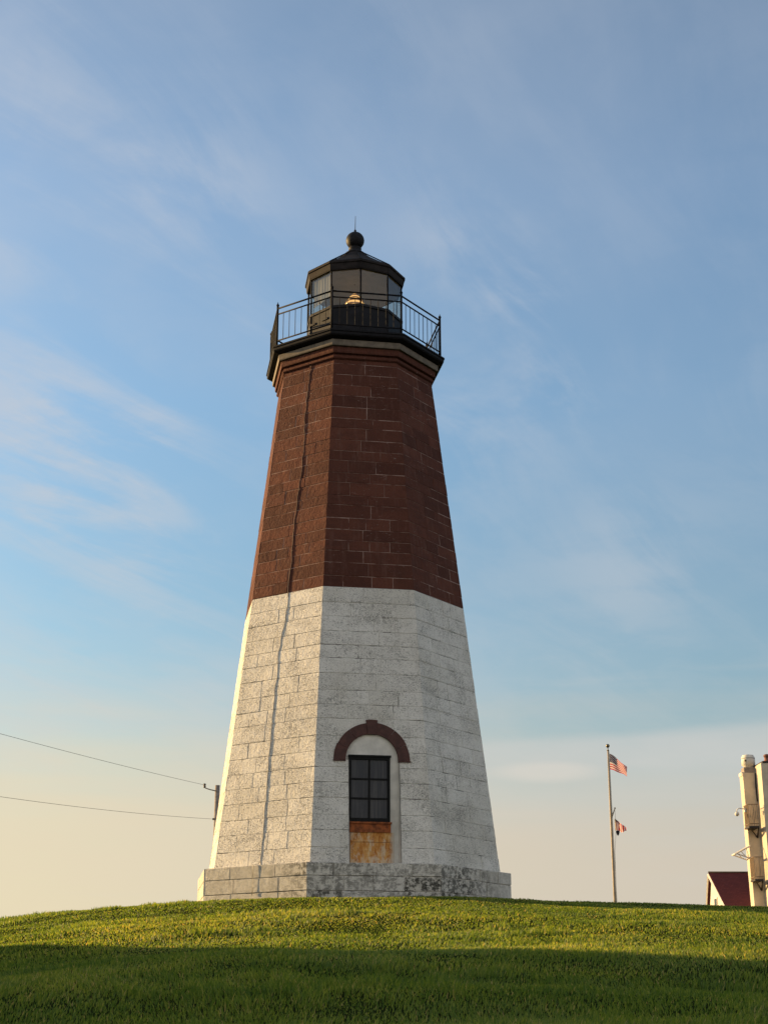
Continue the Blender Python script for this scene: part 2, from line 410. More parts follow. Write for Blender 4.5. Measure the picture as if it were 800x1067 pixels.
gx = axis(-34, 30, 0.4, 4000); gy = axis(-44, 60, 0.4, 4000)
GX, GY = np.meshgrid(gx, gy)
GZ = ground_z(GX, GY)
nx, ny = len(gx), len(gy)
me = bpy.data.meshes.new('ground')
idx = np.arange(nx * ny).reshape(ny, nx)
quads = np.stack([idx[:-1, :-1], idx[:-1, 1:], idx[1:, 1:], idx[1:, :-1]], -1).reshape(-1, 4)
me.from_pydata(np.stack([GX, GY, GZ], -1).reshape(-1, 3).tolist(), [], quads.tolist())
me.polygons.foreach_set('use_smooth', [True] * len(me.polygons))
m, t, out = mat('lawn_soil'); p = opos(t)
n1 = t.noise(p, 0.35, 4, 0.6); n2 = t.noise(p, 9, 6, 0.7); n3 = t.noise(p, 60, 3, 0.7)
c = t.mix(t.mapr(n1, 0.35, 0.65), (0.020, 0.032, 0.008), (0.034, 0.044, 0.010))
c = t.mix(t.math('MULTIPLY', t.mapr(n2, 0.4, 0.65), 0.6), c, (0.014, 0.022, 0.006))
c = t.mix(t.math('MULTIPLY', t.mapr(n3, 0.5, 0.7), 0.4), c, (0.05, 0.05, 0.016))
principled(t, out, c, 0.9, t.bump(t.math('ADD', n2, t.math('MULTIPLY', n3, 0.7)), 0.6, 0.06), spec=0.0)
me.materials.append(m)
ground = bpy.data.objects.new('ground', me); COL.objects.link(ground); tag(ground, kind='structure')

# ------------------------------------------------------------------ grass blades
def build_grass():
    rs = np.random.RandomState(11)
    XS, YS = [], []
    edges = np.arange(6.0, 42.0, 1.0)
    for d0 in edges:
        half = 0.26 * (d0 + 1) + 3.5
        dens = 1900 * min(1.0, (11.0 / (d0 + 0.5)) ** 1.15)
        n = int(dens * 2 * half)
        XS.append(rs.uniform(-half, half, n)); YS.append(rs.uniform(d0, d0 + 1, n) - 34.363)
    x = np.concatenate(XS); y = np.concatenate(YS)
    # keep clear of the plinth
    keep = np.ones(len(x), bool)
    for k in range(8):
        pass
    ang = np.arctan2(x, -y); rel = (ang - R(8.24) + np.pi / 8) % (np.pi / 4) - np.pi / 8
    keep = np.hypot(x, y) * np.cos(rel) > 3.59 * math.cos(R(22.5)) + 0.03
    x = x[keep]; y = y[keep]; n = len(x)
    d = y + 34.363
    clump = vnoise(x * 2.3, y * 2.3, 21) * 0.6 + vnoise(x * 0.7, y * 0.7, 22) * 0.4
    patch = np.clip(vnoise(x * 0.35, y * 0.5, 23) * 0.6 + vnoise(x * 1.1, y * 1.4, 29) * 0.5 - 0.05, 0, 1)
    h = (0.018 + 0.066 * clump ** 1.3) * rs.uniform(0.55, 1.35, n)
    wd = 0.0046 * np.maximum(1.0, (d / 11.0) ** 0.6) * rs.uniform(0.7, 1.3, n)
    a = rs.uniform(0, 2 * np.pi, n)
    gap_ = np.hypot(x, y) * np.cos((np.arctan2(x, -y) - R(8.24) + np.pi / 8) % (np.pi / 4) - np.pi / 8) - 3.59 * math.cos(R(22.5))
    h = np.where(gap_ < 0.22, h * (1.0 + 1.5 * (1 - gap_ / 0.22) * rs.uniform(0.2, 1.0, n)), h)      # untrimmed fringe against the plinth
    h = h * np.interp(d, [12, 30], [1.0, 0.56])
    tuft = vnoise(x * 3.1, y * 3.1, 41) * vnoise(x * 0.45, y * 0.6, 42)
    h = h * (1.0 + 1.3 * np.clip((tuft - 0.42) * 5, 0, 1))
    lean = rs.uniform(0.1, 0.75, n) * h; la = rs.uniform(0, 2 * np.pi, n) * 0.6 + vnoise(x * 0.8, y * 0.8, 25) * 7
    z = ground_z(x, y) - 0.006
    ca, sa = np.cos(a) * wd, np.sin(a) * wd
    v = np.empty((n, 5, 3), np.float32)
    mx = x + np.cos(la) * lean * 0.35; my = y + np.sin(la) * lean * 0.35; mz = z + h * 0.58
    v[:, 0] = np.stack([x - ca, y - sa, z], -1); v[:, 1] = np.stack([x + ca, y + sa, z], -1)
    v[:, 2] = np.stack([mx + ca * .75, my + sa * .75, mz], -1); v[:, 3] = np.stack([mx - ca * .75, my - sa * .75, mz], -1)
    v[:, 4] = np.stack([x + np.cos(la) * lean, y + np.sin(la) * lean, z + h], -1)
    me = bpy.data.meshes.new('grass')
    me.vertices.add(n * 5); me.vertices.foreach_set('co', v.reshape(-1))
    base = (np.arange(n) * 5)[:, None]
    loops = (base + np.array([0, 1, 2, 3, 3, 2, 4])[None, :]).astype(np.int32).reshape(-1)
    me.loops.add(len(loops)); me.loops.foreach_set('vertex_index', loops)
    me.polygons.add(n * 2)
    ls = ((np.arange(n) * 7)[:, None] + np.array([0, 4])[None, :]).astype(np.int32).reshape(-1)
    me.polygons.foreach_set('loop_start', ls)
    me.update(calc_edges=True)
    tv = np.clip(rs.uniform(0, 1, n) * 0.55 + patch * 0.45, 0, 1)
    dry = (rs.uniform(0, 1, n) < 0.02 + 0.07 * np.clip((patch - 0.45) * 2.5, 0, 1)).astype(np.float32)
    for nm, arr in (('tint', tv), ('dry', dry)):
        at = me.attributes.new(nm, 'FLOAT', 'POINT'); at.data.foreach_set('value', np.repeat(arr, 5).astype(np.float32))
    m, t, out = mat('grass_blades')
    ti = attr(t, 'tint'); dr = attr(t, 'dry')
    c = t.ramp(ti, [(0.0, (0.030, 0.072, 0.013)), (0.45, (0.098, 0.158, 0.028)), (1.0, (0.310, 0.325, 0.066))])
    c = t.mix(dr, c, (0.36, 0.29, 0.12))
    b = t.new('ShaderNodeBsdfPrincipled'); t.put(b.inputs['Base Color'], c); b.inputs['Roughness'].default_value = 0.55; b.inputs['Specular IOR Level'].default_value = 0.25
    tl = t.new('ShaderNodeBsdfTranslucent'); t.put(tl.inputs[0], t.mix(1.0, c, (2.1, 1.85, 0.7), 'MULTIPLY'))
    ms = t.new('ShaderNodeMixShader'); ms.inputs[0].default_value = 0.45
    t.l.new(b.outputs[0], ms.inputs[1]); t.l.new(tl.outputs[0], ms.inputs[2]); t.l.new(ms.outputs[0], out.inputs[0])
    me.materials.append(m)
    o = bpy.data.objects.new('grass', me); COL.objects.link(o)
    tag(o, 'mown green lawn covering the mound below the lighthouse', 'grass', kind='stuff')
build_grass()

# ------------------------------------------------------------------ lighthouse
ROT = 8.24                                   # azimuth of the face with the window
C8 = math.cos(R(22.5)); T8 = math.tan(R(22.5))
V0 = R(ROT - 22.5)                           # first vertex
Z_BAND, Z_TOP, Z_DECK = 5.995, 11.82, 12.37
def tower_R(z):
    if z <= Z_BAND: return 3.36 + (2.643 - 3.36) * z / Z_BAND
    return 2.643 + (1.936 - 2.643) * (z - Z_BAND) / (Z_TOP - Z_BAND)
class Face:
    def __init__(s, k, Rf):
        a = R(ROT + 45 * k); s.n = Vector((math.sin(a), -math.cos(a), 0)); s.t = Vector((math.cos(a), math.sin(a), 0)); s.Rf = Rf
    def ap(s, z): return s.Rf(z) * C8
    def hw(s, z): return s.Rf(z) * C8 * T8
    def P(s, u, z, off=0.0): return s.n * (s.ap(z) + off) + s.t * u + Vector((0, 0, z))
ARCH_U, ARCH_Z, ARCH_RI, ARCH_RO, ARCH_RM = 0.02, 2.14, 0.565, 0.81, 0.69
JL = 0.50
def block(mb, F, left, right, z0, z1, gl, gr, gz, pr, depth=0.022, nz=2):
    """one dressed stone: left(z), right(z) limit it; gl/gr/gz half joints (0 at an arris)"""
    def ring(ins, off, e):
        zs = [z0 + gz + ins + (z1 - z0 - 2 * (gz + ins)) * i / (nz - 1) for i in range(nz)]
        pts = [F.P(right(z) - gr - (ins if gr else 0), z, off) for z in zs] + [F.P(left(z) + gl + (ins if gl else 0), z, off) for z in reversed(zs)]
        return [mb.add(p) for p in pts]
    bev = 0.008
    a = ring(0.0, -depth, 0); b = ring(0.0, pr - 0.007, 0); c = ring(bev, pr, 0)
    for q, w_ in ((a, b), (b, c)):
        n = len(q)
        for i in range(n): mb.face((q[i], q[(i + 1) % n], w_[(i + 1) % n], w_[i]), 0)
    mb.face(c, 0)
def courses(z0, z1, h, jit=0.03):
    n = max(1, round((z1 - z0) / h)); zs = [z0 + (z1 - z0) * i / n for i in range(n + 1)]
    for i in range(1, n): zs[i] += rnd.uniform(-jit, jit)
    return zs
def masonry(mb, Rf, zs, lmin, lmax, gmin, gmax, prj, arch=False, tlo=0.0, thi=1.0):
    for k in range(8):
        F = Face(k, Rf)
        has = arch and k == 0
        prev = None
        for z0, z1 in zip(zs, zs[1:]):
            zm = (z0 + z1) / 2; hw = F.hw(zm)
            segs = [(-hw, hw, 'L', 'R')]
            if has and z0 < ARCH_Z + ARCH_RM:
                segs = [(-hw, ARCH_U, 'L', 'A'), (ARCH_U, hw, 'A', 'R')]
            for (u0, u1, e0, e1) in segs:
                # vertical joints
                cuts = [u0]; lim0 = u0; lim1 = u1
                if e0 == 'A':
                    lim0 = ARCH_U + (0.58 if zm < ARCH_Z else math.sqrt(max(0, ARCH_RM ** 2 - max(0, z0 - ARCH_Z) ** 2)))
                if e1 == 'A':
                    lim1 = ARCH_U - (JL if zm < ARCH_Z else math.sqrt(max(0, ARCH_RM ** 2 - max(0, z0 - ARCH_Z) ** 2)))
                L = lim1 - lim0
                n = max(1, round(L / rnd.uniform(lmin, lmax)))
                fr = [0] + sorted((i + rnd.uniform(-0.24, 0.24)) / n for i in range(1, n)) + [1]
                cu = [lim0 + L * f for f in fr]
                for i in range(n):
                    a, b = cu[i], cu[i + 1]
                    el = e0 if i == 0 else 'J'; er = e1 if i == n - 1 else 'J'
                    nz = 2
                    def mk(edge, val, sgn):
                        if edge == 'L': return lambda z: -F.hw(z)
                        if edge == 'R': return lambda z: F.hw(z)
                        if edge == 'A':
                            def fn(z):
                                if z <= ARCH_Z: return ARCH_U + sgn * (0.58 if sgn > 0 else JL)
                                q = ARCH_RM ** 2 - (z - ARCH_Z) ** 2
                                return ARCH_U + sgn * (math.sqrt(q) if q > 0 else 0.0)
                            return fn
                        return lambda z: val
                    if 'A' in (el, er) and z1 > ARCH_Z: nz = 7
                    mb.cur = tlo + (thi - tlo) * rnd.random()
                    g = rnd.uniform(gmin, gmax)
                    block(mb, F, mk(el, a, 1), mk(er, b, -1), z0, z1, 0.0 if el == 'L' else g, 0.0 if er == 'R' else g, rnd.uniform(gmin, gmax), rnd.uniform(-prj, prj), nz=nz)
def core(mb, Rf, z0, z1, off, m, hole=False):
    for k in range(8):
        F = Face(k, Rf)
        def cr(z, s): return F.hw(z) * s + off * T8 * s
        if hole and k == 0:
            arc = [(ARCH_U + 0.58 * math.sin(a), ARCH_Z + 0.58 * math.cos(a)) for a in [math.pi / 2 * i / 10 for i in range(11)]]   # top -> right
            right = [(cr(z0, 1), z0), (cr(z1, 1), z1), (ARCH_U, z1)] + arc + [(ARCH_U + 0.58, z0)]
            left = [(2 * ARCH_U - u, z) for u, z in ([(ARCH_U, z1)] + arc + [(ARCH_U + 0.58, z0)])]
            left[-1] = (ARCH_U - JL, z0); left.insert(len(left) - 1, (ARCH_U - JL, ARCH_Z))
            left = [(cr(z0, -1), z0)] + left[::-1] + [(cr(z1, -1), z1)]
            mb.poly([F.P(u, z, off) for u, z in right], m); mb.poly([F.P(u, z, off) for u, z in left], m)
        else:
            mb.poly([F.P(cr(z0, -1), z0, off), F.P(cr(z0, 1), z0, off), F.P(cr(z1, 1), z1, off), F.P(cr(z1, -1), z1, off)], m)

LH = thing('lighthouse', 'octagonal stone lighthouse, lower half white and upper half brown, with black lantern', 'lighthouse', (0, 0, -0.5))
# plinth
mb = MB()
PR = lambda z: 3.59
masonry(mb, PR, [-1.15, -0.86, -0.56, -0.265, 0.0], 0.55, 0.95, 0.004, 0.010, 0.006)
core(mb, PR, -1.3, -0.004, -0.018, 1)
ring_o = [mb.add((3.575 * math.sin(V0 + R(45 * k)), -3.575 * math.cos(V0 + R(45 * k)), -0.006)) for k in range(8)]
ring_i = [mb.add((3.0 * math.sin(V0 + R(45 * k)), -3.0 * math.cos(V0 + R(45 * k)), -0.003)) for k in range(8)]
for k in range(8): mb.face((ring_o[k], ring_o[(k + 1) % 8], ring_i[(k + 1) % 8], ring_i[k]), 0)
tag(mb.build('plinth', [M['plinth'], M['mortar_white']], LH), 'low grey granite plinth with black lichen')
# white lower wall
mb = MB()
masonry(mb, tower_R, courses(0.0, Z_BAND, 0.325), 0.5, 1.0, 0.002, 0.007, 0.004, arch=True)
core(mb, tower_R, -0.01, Z_BAND, -0.009, 1, hole=True)
tag(mb.build('wall', [M['white'], M['mortar_white']], LH), 'whitewashed granite wall of the lower half')
# brown upper wall
mb = MB()
masonry(mb, tower_R, courses(Z_BAND + 0.002, Z_TOP + 0.05, 0.285, 0.025), 0.45, 0.95, 0.002, 0.007, 0.005)
core(mb, tower_R, Z_BAND + 0.002, Z_TOP + 0.05, -0.007, 1)
tag(mb.build('wall', [M['brown'], M['mortar_brown']], LH), 'brown painted granite wall of the upper half')
# niche behind the wall face
F0 = Face(0, tower_R)
NB = 2.78
def nicheP(u, z): return F0.n * NB + F0.t * u + Vector((0, 0, z))
outl = [(ARCH_U - JL + 0.01, 0.0), (ARCH_U - JL + 0.01, ARCH_Z), (ARCH_U - 0.57, ARCH_Z)] + [(ARCH_U + 0.57 * math.sin(a), ARCH_Z + 0.57 * math.cos(a)) for a in [-math.pi / 2 + math.pi * i / 20 for i in range(1, 20)]] + [(ARCH_U + 0.57, ARCH_Z), (ARCH_U + 0.57, 0.0)]
mb = MB()
fo = [mb.add(F0.P(u, z, -0.004)) for u, z in outl]; ba = [mb.add(nicheP(u, z)) for u, z in outl]
for i in range(len(outl)): mb.face((fo[i], fo[(i + 1) % len(outl)], ba[(i + 1) % len(outl)], ba[i]), 0)
mb.face(ba, 0)
mb.build('window_niche', M['plaster'], LH)
# stained panel and sill
mb = MB()
def slab(mb, u0, u1, z0, z1, n0, n1, m=0):
    c = F0.n * ((n0 + n1) / 2) + F0.t * ((u0 + u1) / 2) + Vector((0, 0, (z0 + z1) / 2))
    mb.box(c, (u1 - u0, n1 - n0, z1 - z0), 0, m, Matrix((F0.t, -F0.n, Vector((0, 0, 1)))).transposed())
slab(mb, -0.42, 0.50, 0.004, 0.66, NB + 0.002, NB + 0.02)
tag(mb.build('sill_panel', M['rust'], LH), 'plaster panel stained orange by rust')
mb = MB(); slab(mb, -0.46, 0.42, 0.66, 0.862, NB + 0.002, NB + 0.05); slab(mb, -0.475, 0.44, 0.835, 0.87, NB + 0.003, NB + 0.08)
tag(mb.build('sill', M['sill'], LH), 'dark rusted iron sill')
# window
wz0, wz1, wu0, wu1 = 0.872, 2.21, -0.472, 0.405
mb = MB()
fw = 0.055
for (a, b, c, d) in ((wu0, wu0 + fw, wz0, wz1), (wu1 - fw, wu1, wz0, wz1), (wu0 + fw, wu1 - fw, wz0, wz0 + fw + 0.02), (wu0 + fw, wu1 - fw, wz1 - fw, wz1)): slab(mb, a, b, c, d, NB + 0.003, NB + 0.065)
uc = (wu0 + wu1) / 2
slab(mb, uc - 0.018, uc + 0.018, wz0 + fw + 0.02, wz1 - fw, NB + 0.02, NB + 0.052)
for i in (1, 2):
    zc = wz0 + 0.075 + (wz1 - wz0 - 0.13) * i / 3; 
    for a, b in ((wu0 + fw, uc - 0.018), (uc + 0.018, wu1 - fw)): slab(mb, a, b, zc - 0.018, zc + 0.018, NB + 0.02, NB + 0.05)
win = mb.build('window', M['frame'], LH)
mb = MB(); slab(mb, wu0 + 0.02, wu1 - 0.02, wz0 + 0.02, wz1 - 0.02, NB + 0.006, NB + 0.024)
mb.build('pane', M['pane'], win)
mb = MB(); slab(mb, wu0 - 0.005, wu1 + 0.02, wz1, wz1 + 0.04, NB + 0.003, NB + 0.085)
mb.build('lintel', M['frame'], win)
# arch of voussoirs
mb = MB()
def voussoir(mb, a0, a1, r0, r1, pr):
    n = 5; f = []; b = []
    pts = [(r1, a0 + (a1 - a0) * i / n) for i in range(n + 1)] + [(r0, a1 - (a1 - a0) * i / n) for i in range(n + 1)]
    for r, a in pts:
        u = ARCH_U + r * math.sin(a); z = ARCH_Z + r * math.cos(a)
        f.append(mb.add(F0.P(u, z, pr))); b.append(mb.add(F0.P(u, z, -0.10)))
    mb.face(f); 
    for i in range(len(f)): mb.face((f[i], b[i], b[(i + 1) % len(f)], f[(i + 1) % len(f)]))
ks = 0.145
for s_ in (-1, 1):
    e = [ks, ks + 0.50, ks + 0.98, math.pi / 2]
    for a, b in zip(e, e[1:]):
        mb.cur = rnd.random(); g = 0.004
        voussoir(mb, s_ * a + g * s_, s_ * b - g * s_, ARCH_RI - 0.003, ARCH_RO + rnd.uniform(-0.008, 0.008), 0.016 + rnd.uniform(0, 0.006))
    # springers carried a little below the centre line
    u0, u1 = sorted((ARCH_U + s_ * (ARCH_RI - 0.003), ARCH_U + s_ * (ARCH_RO + 0.012)))
    P0 = [(u0, ARCH_Z - 0.03), (u1, ARCH_Z - 0.03), (u1, ARCH_Z - 0.002), (u0, ARCH_Z - 0.002)]
    f = [mb.add(F0.P(u, z, 0.02)) for u, z in P0]; b = [mb.add(F0.P(u, z, -0.1)) for u, z in P0]
    mb.face(f)
    for i in range(4): mb.face((f[i], b[i], b[(i + 1) % 4], f[(i + 1) % 4]))
arch = mb.build('arch', M['arch'], LH)
mb = MB(); voussoir(mb, -ks, ks, ARCH_RI - 0.012, ARCH_RO + 0.06, 0.036)
mb.build('keystone', M['arch'], arch)
# cornice
mb = MB()
mb.lathe([(1.93, 11.72), (1.965, 11.725), (2.0, 11.75), (2.005, 11.785), (1.985, 11.815), (1.965, 11.825), (1.965, 11.85), (2.035, 11.865), (2.045, 11.90), (2.045, 12.018), (1.9, 12.02)], 8, V0, smooth=False, cap=False)
tag(mb.build('cornice', M['brown'], LH), 'brown moulded cornice under the gallery')
mb = MB(); mb.lathe([(1.9, 12.022), (2.105, 12.025), (2.115, 12.05), (2.115, 12.174), (1.9, 12.178)], 8, V0, smooth=False, cap=False)
tag(mb.build('cornice_band', M['cream'], LH), 'pale stone band under the gallery deck')
# gallery deck
mb = MB(); mb.lathe([(0.6, 12.18), (2.05, 12.182), (2.24, 12.23), (2.265, 12.26), (2.265, 12.32), (2.255, 12.325), (2.285, 12.33), (2.285, 12.368), (0.6, 12.372)], 8, V0, smooth=False)
mb.build('gallery_deck', M['black'], LH)
# railing
RR = 2.175
pv = [Vector((RR * math.sin(V0 + R(45 * k)), -RR * math.cos(V0 + R(45 * k)), 0)) for k in range(8)]
mb = MB()
for k in range(8):
    a, b = pv[k], pv[(k + 1) % 8]
    for z, r in ((13.39, 0.021), (13.235, 0.018), (12.53, 0.018)):
        mb.tube([a + Vector((0, 0, z)), b + Vector((0, 0, z))], r, 6)
    for i in range(1, 9):
        q = a.lerp(b, i / 9)
        mb.tube([q + Vector((0, 0, 12.53)), q + Vector((0, 0, 13.235))], 0.0085, 5)
    dirn = (b - a).normalized()
rail = mb.build('railing', M['black'], LH)
for k in range(8):
    mb = MB(); c = pv[k]
    mb.tube([c + Vector((0, 0, 12.368)), c + Vector((0, 0, 12.40))], 0.05, 8)
    mb.tube([c + Vector((0, 0, 12.40)), c + Vector((0, 0, 13.44))], 0.027, 8)
    mb.lathe([(0.012, 13.44), (0.036, 13.46), (0.036, 13.49), (0.014, 13.52), (0.002, 13.57)], 8, 0, (c.x, c.y, 0))
    mb.build('post', M['black'], rail)
# lantern
NL = 10; LA = R(7.0); LR = 1.19
mb = MB()
mb.lathe([(1.23, 12.372), (1.23, 12.45), (LR + 0.008, 12.46), (LR + 0.008, 13.44), (1.225, 13.45), (1.225, 13.515), (1.10, 13.52), (1.10, 12.40)], NL, LA, smooth=False, cap=False)
def lv(k, r=LR, z=0): a = LA + 2 * math.pi * k / NL; return Vector((r * math.sin(a), -r * math.cos(a), z))
for k in range(NL):                                  # plate seams with straps
    mb.tube([lv(k, LR + 0.012, 12.46), lv(k, LR + 0.012, 13.44)], 0.02, 5)
a, b = lv(-2, LR + 0.02), lv(-1, LR + 0.02)
for f, zz_ in ((0.12, 12.72), (0.12, 13.22), (0.72, 12.72), (0.72, 13.22)):
    q = a.lerp(b, f); mb.box((q.x, q.y, zz_), (0.20, 0.03, 0.05), math.atan2((b - a).y, (b - a).x))
lan = mb.build('lantern', M['iron'], LH)
mb = MB(); mb.lathe([(0.02, 12.95), (1.09, 12.95), (1.09, 12.97), (0.02, 12.97)], NL, LA, smooth=False)
mb.build('lantern_floor', M['ceiling'], lan)
for k in range(NL):
    a, b = lv(k, LR - 0.005), lv(k + 1, LR - 0.005)
    mb = MB(); mb.tube([lv(k, LR, 13.515), lv(k, LR, 14.46)], 0.021, 6)
    mb.build('mullion', M['black'], lan)
    t_ = (b - a).normalized(); a2, b2 = a + t_ * 0.02, b - t_ * 0.02
    mb = MB(); c = (a2 + b2) / 2
    mb.box((c.x, c.y, (13.52 + 14.455) / 2), ((b2 - a2).length, 0.008, 14.455 - 13.52), math.atan2(t_.y, t_.x))
    mb.build('pane', M['glass'], lan)
# pale sun curtain hung inside the pane on the sunny side
a, b = lv(-2, LR - 0.06), lv(-1, LR - 0.06)
mb = MB(); g = []
for i in range(25):
    q = a.lerp(b, 0.04 + 0.92 * i / 24); inn = Vector((-q.x, -q.y, 0)).normalized() * (0.012 * math.sin(i * 1.7))
    g.append((mb.add(q + inn + Vector((0, 0, 13.70 + 0.006 * i))), mb.add(q + inn + Vector((0, 0, 14.44)))))
for p_, q_ in zip(g, g[1:]): mb.face((p_[0], q_[0], q_[1], p_[1]), 0, True)
mb.build('curtain', M['curtain'], lan)
# lens on its pedestal
mb = MB(); mb.lathe([(0.30, 12.975), (0.30, 13.02), (0.10, 13.10), (0.10, 13.55), (0.27, 13.62), (0.27, 13.66), (0.02, 13.662)], 20)
mb.build('lens_pedestal', M['brass'], lan)
mb = MB(); prof = []
for i in range(33):
    f = i / 32; r = 0.180 + 0.05 * math.sin(f * math.pi) - (0.13 * max(0, f - 0.65) / 0.35 if f > 0.65 else 0)
    prof.append((r + (0.012 if i % 3 == 1 else 0), 13.665 + 0.69 * f))
mb.lathe(prof, 28)
tag(mb.build('lens', M['lens'], lan), 'glowing amber ribbed lens')
# roof
mb = MB()
mb.lathe([(1.19, 14.46), (1.235, 14.462), (1.25, 14.50), (1.262, 14.63), (1.29, 14.645), (1.29, 14.70), (1.235, 14.725)], NL, LA, smooth=False, cap=False)
mb.lathe([(1.24, 14.722), (0.9, 14.95), (0.55, 15.20), (0.24, 15.46)], NL, LA, smooth=False, cap=False)
roof = mb.build('lantern_roof', M['hood'], LH)
mb = MB(); mb.lathe([(0.02, 14.62), (0.6, 14.60), (1.17, 14.47), (1.185, 14.458), (1.185, 14.62)], NL, LA, smooth=False, cap=False)
mb.build('ceiling', M['ceiling'], roof)
mb = MB()
for k in range(NL): mb.tube([lv(k, 1.255, 14.715), lv(k, 0.24, 15.462)], 0.016, 5)
mb.build('roof_rib', M['black'], roof)
mb = MB()
prof = [(0.27, 15.44), (0.255, 15.48), (0.20, 15.52), (0.15, 15.60), (0.165, 15.62), (0.165, 15.645), (0.12, 15.66)]
prof += [(max(0.001, 0.235 * math.sin(a)), 15.87 - 0.235 * math.cos(a)) for a in [0.55 + (math.pi - 0.75) * i / 18 for i in range(19)]]
prof += [(0.045, 16.11), (0.03, 16.14), (0.03, 16.17), (0.004, 16.20)]
mb.lathe(prof, 28)
mb.build('finial', M['iron'], roof)
mb = MB(); mb.tube([(0, 0, 16.18), (0.006, 0, 16.58)], [0.010, 0.006], 5)
mb.build('lightning_rod', M['black'], roof)
# lightning conductor down the sunlit face
F7 = Face(-1, tower_R)
mb = MB()
pts = [(0.066, 11.70), (0.06, 11.3), (0.035, 10.9), (0.03, 10.43), (0.075, 9.9), (0.087, 9.29), (0.07, 8.5), (0.02, 7.744), (0.03, 7.0), (0.049, 6.013), (0.035, 5.5), (-0.04, 4.9), (-0.065, 4.4), (-0.085, 3.6), (-0.086, 3.0), (-0.06, 2.3), (-0.038, 1.638), (-0.03, 1.1), (-0.022, 0.61), (-0.015, 0.0)]
dense = []
for (u0, z0), (u1, z1) in zip(pts, pts[1:]):
    for i in range(4):
        f = i / 4; dense.append((u0 + (u1 - u0) * f + rnd.uniform(-0.022, 0.022), z0 + (z1 - z0) * f))
upz = [q for q in dense if q[1] > Z_BAND]; loz = [q for q in dense if q[1] <= Z_BAND]
mb.tube([F7.P(u, z, 0.005) for u, z in upz + loz[:1]], 0.010, 7)
mb.tube([F7.P(u, z, 0.005) for u, z in loz] + [F7.P(-0.015, 0.02, 0.009), F7.n * 3.345 + F7.t * -0.015 + Vector((0, 0, 0.012)), F7.n * 3.345 + F7.t * -0.015 + Vector((0, 0, -0.6))], 0.009, 7, 1)
for u, z in pts[::2]: mb.box(F7.P(u, z, 0.008), (0.045, 0.016, 0.03), R(ROT - 45), 0 if z > Z_BAND else 1)
tag(mb.build('conductor_cable', [M['cable'], M['cable_white']], LH), 'lightning conductor painted brown above and white below')

# ------------------------------------------------------------------ flagpole and flags
M['pole'] = simple('weathered_pole_paint', (0.34, 0.27, 0.185), 0.55, 0, 0.2, 4, 0.15)
M['gold'] = simple('tarnished_gilding', (0.20, 0.16, 0.09), 0.4, 0.6, 0.2, 8, 0.05)
FY = 31.64
fp = thing('flagpole', 'tall slender flagpole with ball top and a short gaff, right of the lighthouse', 'flagpole', (11.33, FY, -2.5))
px = 11.29
def lawn(x, y): return float(ground_z(np.array([x]), np.array([y]))[0])
gz = lawn(px, FY)
mb = MB(); mb.tube([(px, FY, gz - 0.3), (px, FY, 2.5), (px, FY, 5.2), (px, FY, 8.0)], [0.070, 0.062, 0.052, 0.038], 12)
mb.build('pole', M['pole'], fp)
mb = MB(); mb.lathe([(0.05, 7.98), (0.06, 8.0), (0.02, 8.03), (0.02, 8.12)] + [(max(.001, 0.085 * math.sin(a)), 8.20 - 0.085 * math.cos(a)) for a in [0.3 + (math.pi - 0.3) * i / 10 for i in range(11)]], 14, 0, (px, FY, 0))
mb.build('finial', M['gold'], fp)
mb = MB(); mb.tube([(px, FY, 5.02), (px + 0.17, FY - 0.05, 5.45)], [0.035, 0.022], 7); mb.tube([(px + 0.17, FY - 0.05, 5.45), (px + 0.19, FY - 0.05, 5.50)], 0.035, 7)
mb.build('gaff', M['pole'], fp)
mb = MB(); mb.tube([(px + 0.17, FY - 0.05, 5.42), (px + 0.19, FY - 0.06, 4.6), (px + 0.09, FY - 0.03, 3.6), (px + 0.07, FY, 1.0)], 0.007, 4)
mb.tube([(px + 0.05, FY, 7.95), (px + 0.065, FY, 5), (px + 0.09, FY, 1.0)], 0.006, 4)
mb.build('halyard', M['pole'], fp)
def flag_us():
    m, t, out = mat('striped_flag_cloth')
    uv = t.new('ShaderNodeUVMap').outputs[0]
    u, v, _ = t.xyz(uv)
    st = t.math('GREATER_THAN', t.math('FRACT', t.math('MULTIPLY', v, 6.5)), 0.5)
    c = t.mix(st, (0.50, 0.035, 0.045), (0.66, 0.63, 0.60))
    can = t.math('MULTIPLY', t.math('LESS_THAN', u, 0.42), t.math('GREATER_THAN', v, 6 / 13))
    # rows of stars
    su = t.math('MULTIPLY', u, 6 / 0.42); sv = t.math('MULTIPLY', t.math('SUBTRACT', v, 6 / 13), 9 / (7 / 13))
    su = t.math('ADD', t.math('MULTIPLY', t.math('MODULO', t.math('FLOOR', sv), 2), 0.5), su)
    fu = t.math('SUBTRACT', t.math('FRACT', su), 0.5); fv = t.math('SUBTRACT', t.math('FRACT', sv), 0.5)
    r2 = t.math('ADD', t.math('POWER', fu, 2), t.math('POWER', fv, 2))
    star = t.math('LESS_THAN', r2, 0.06)
    cc = t.mix(star, (0.022, 0.022, 0.075), (0.6, 0.58, 0.56))
    c = t.mix(can, c, cc)
    cloth(t, out, c)
    return m
def cloth(t, out, c):
    b = t.new('ShaderNodeBsdfPrincipled'); t.put(b.inputs['Base Color'], c); b.inputs['Roughness'].default_value = 0.8
    tl = t.new('ShaderNodeBsdfTranslucent'); t.put(tl.inputs[0], c)
    ms = t.new('ShaderNodeMixShader'); ms.inputs[0].default_value = 0.4
    t.l.new(b.outputs[0], ms.inputs[1]); t.l.new(tl.outputs[0], ms.inputs[2]); t.l.new(ms.outputs[0], out.inputs[0])
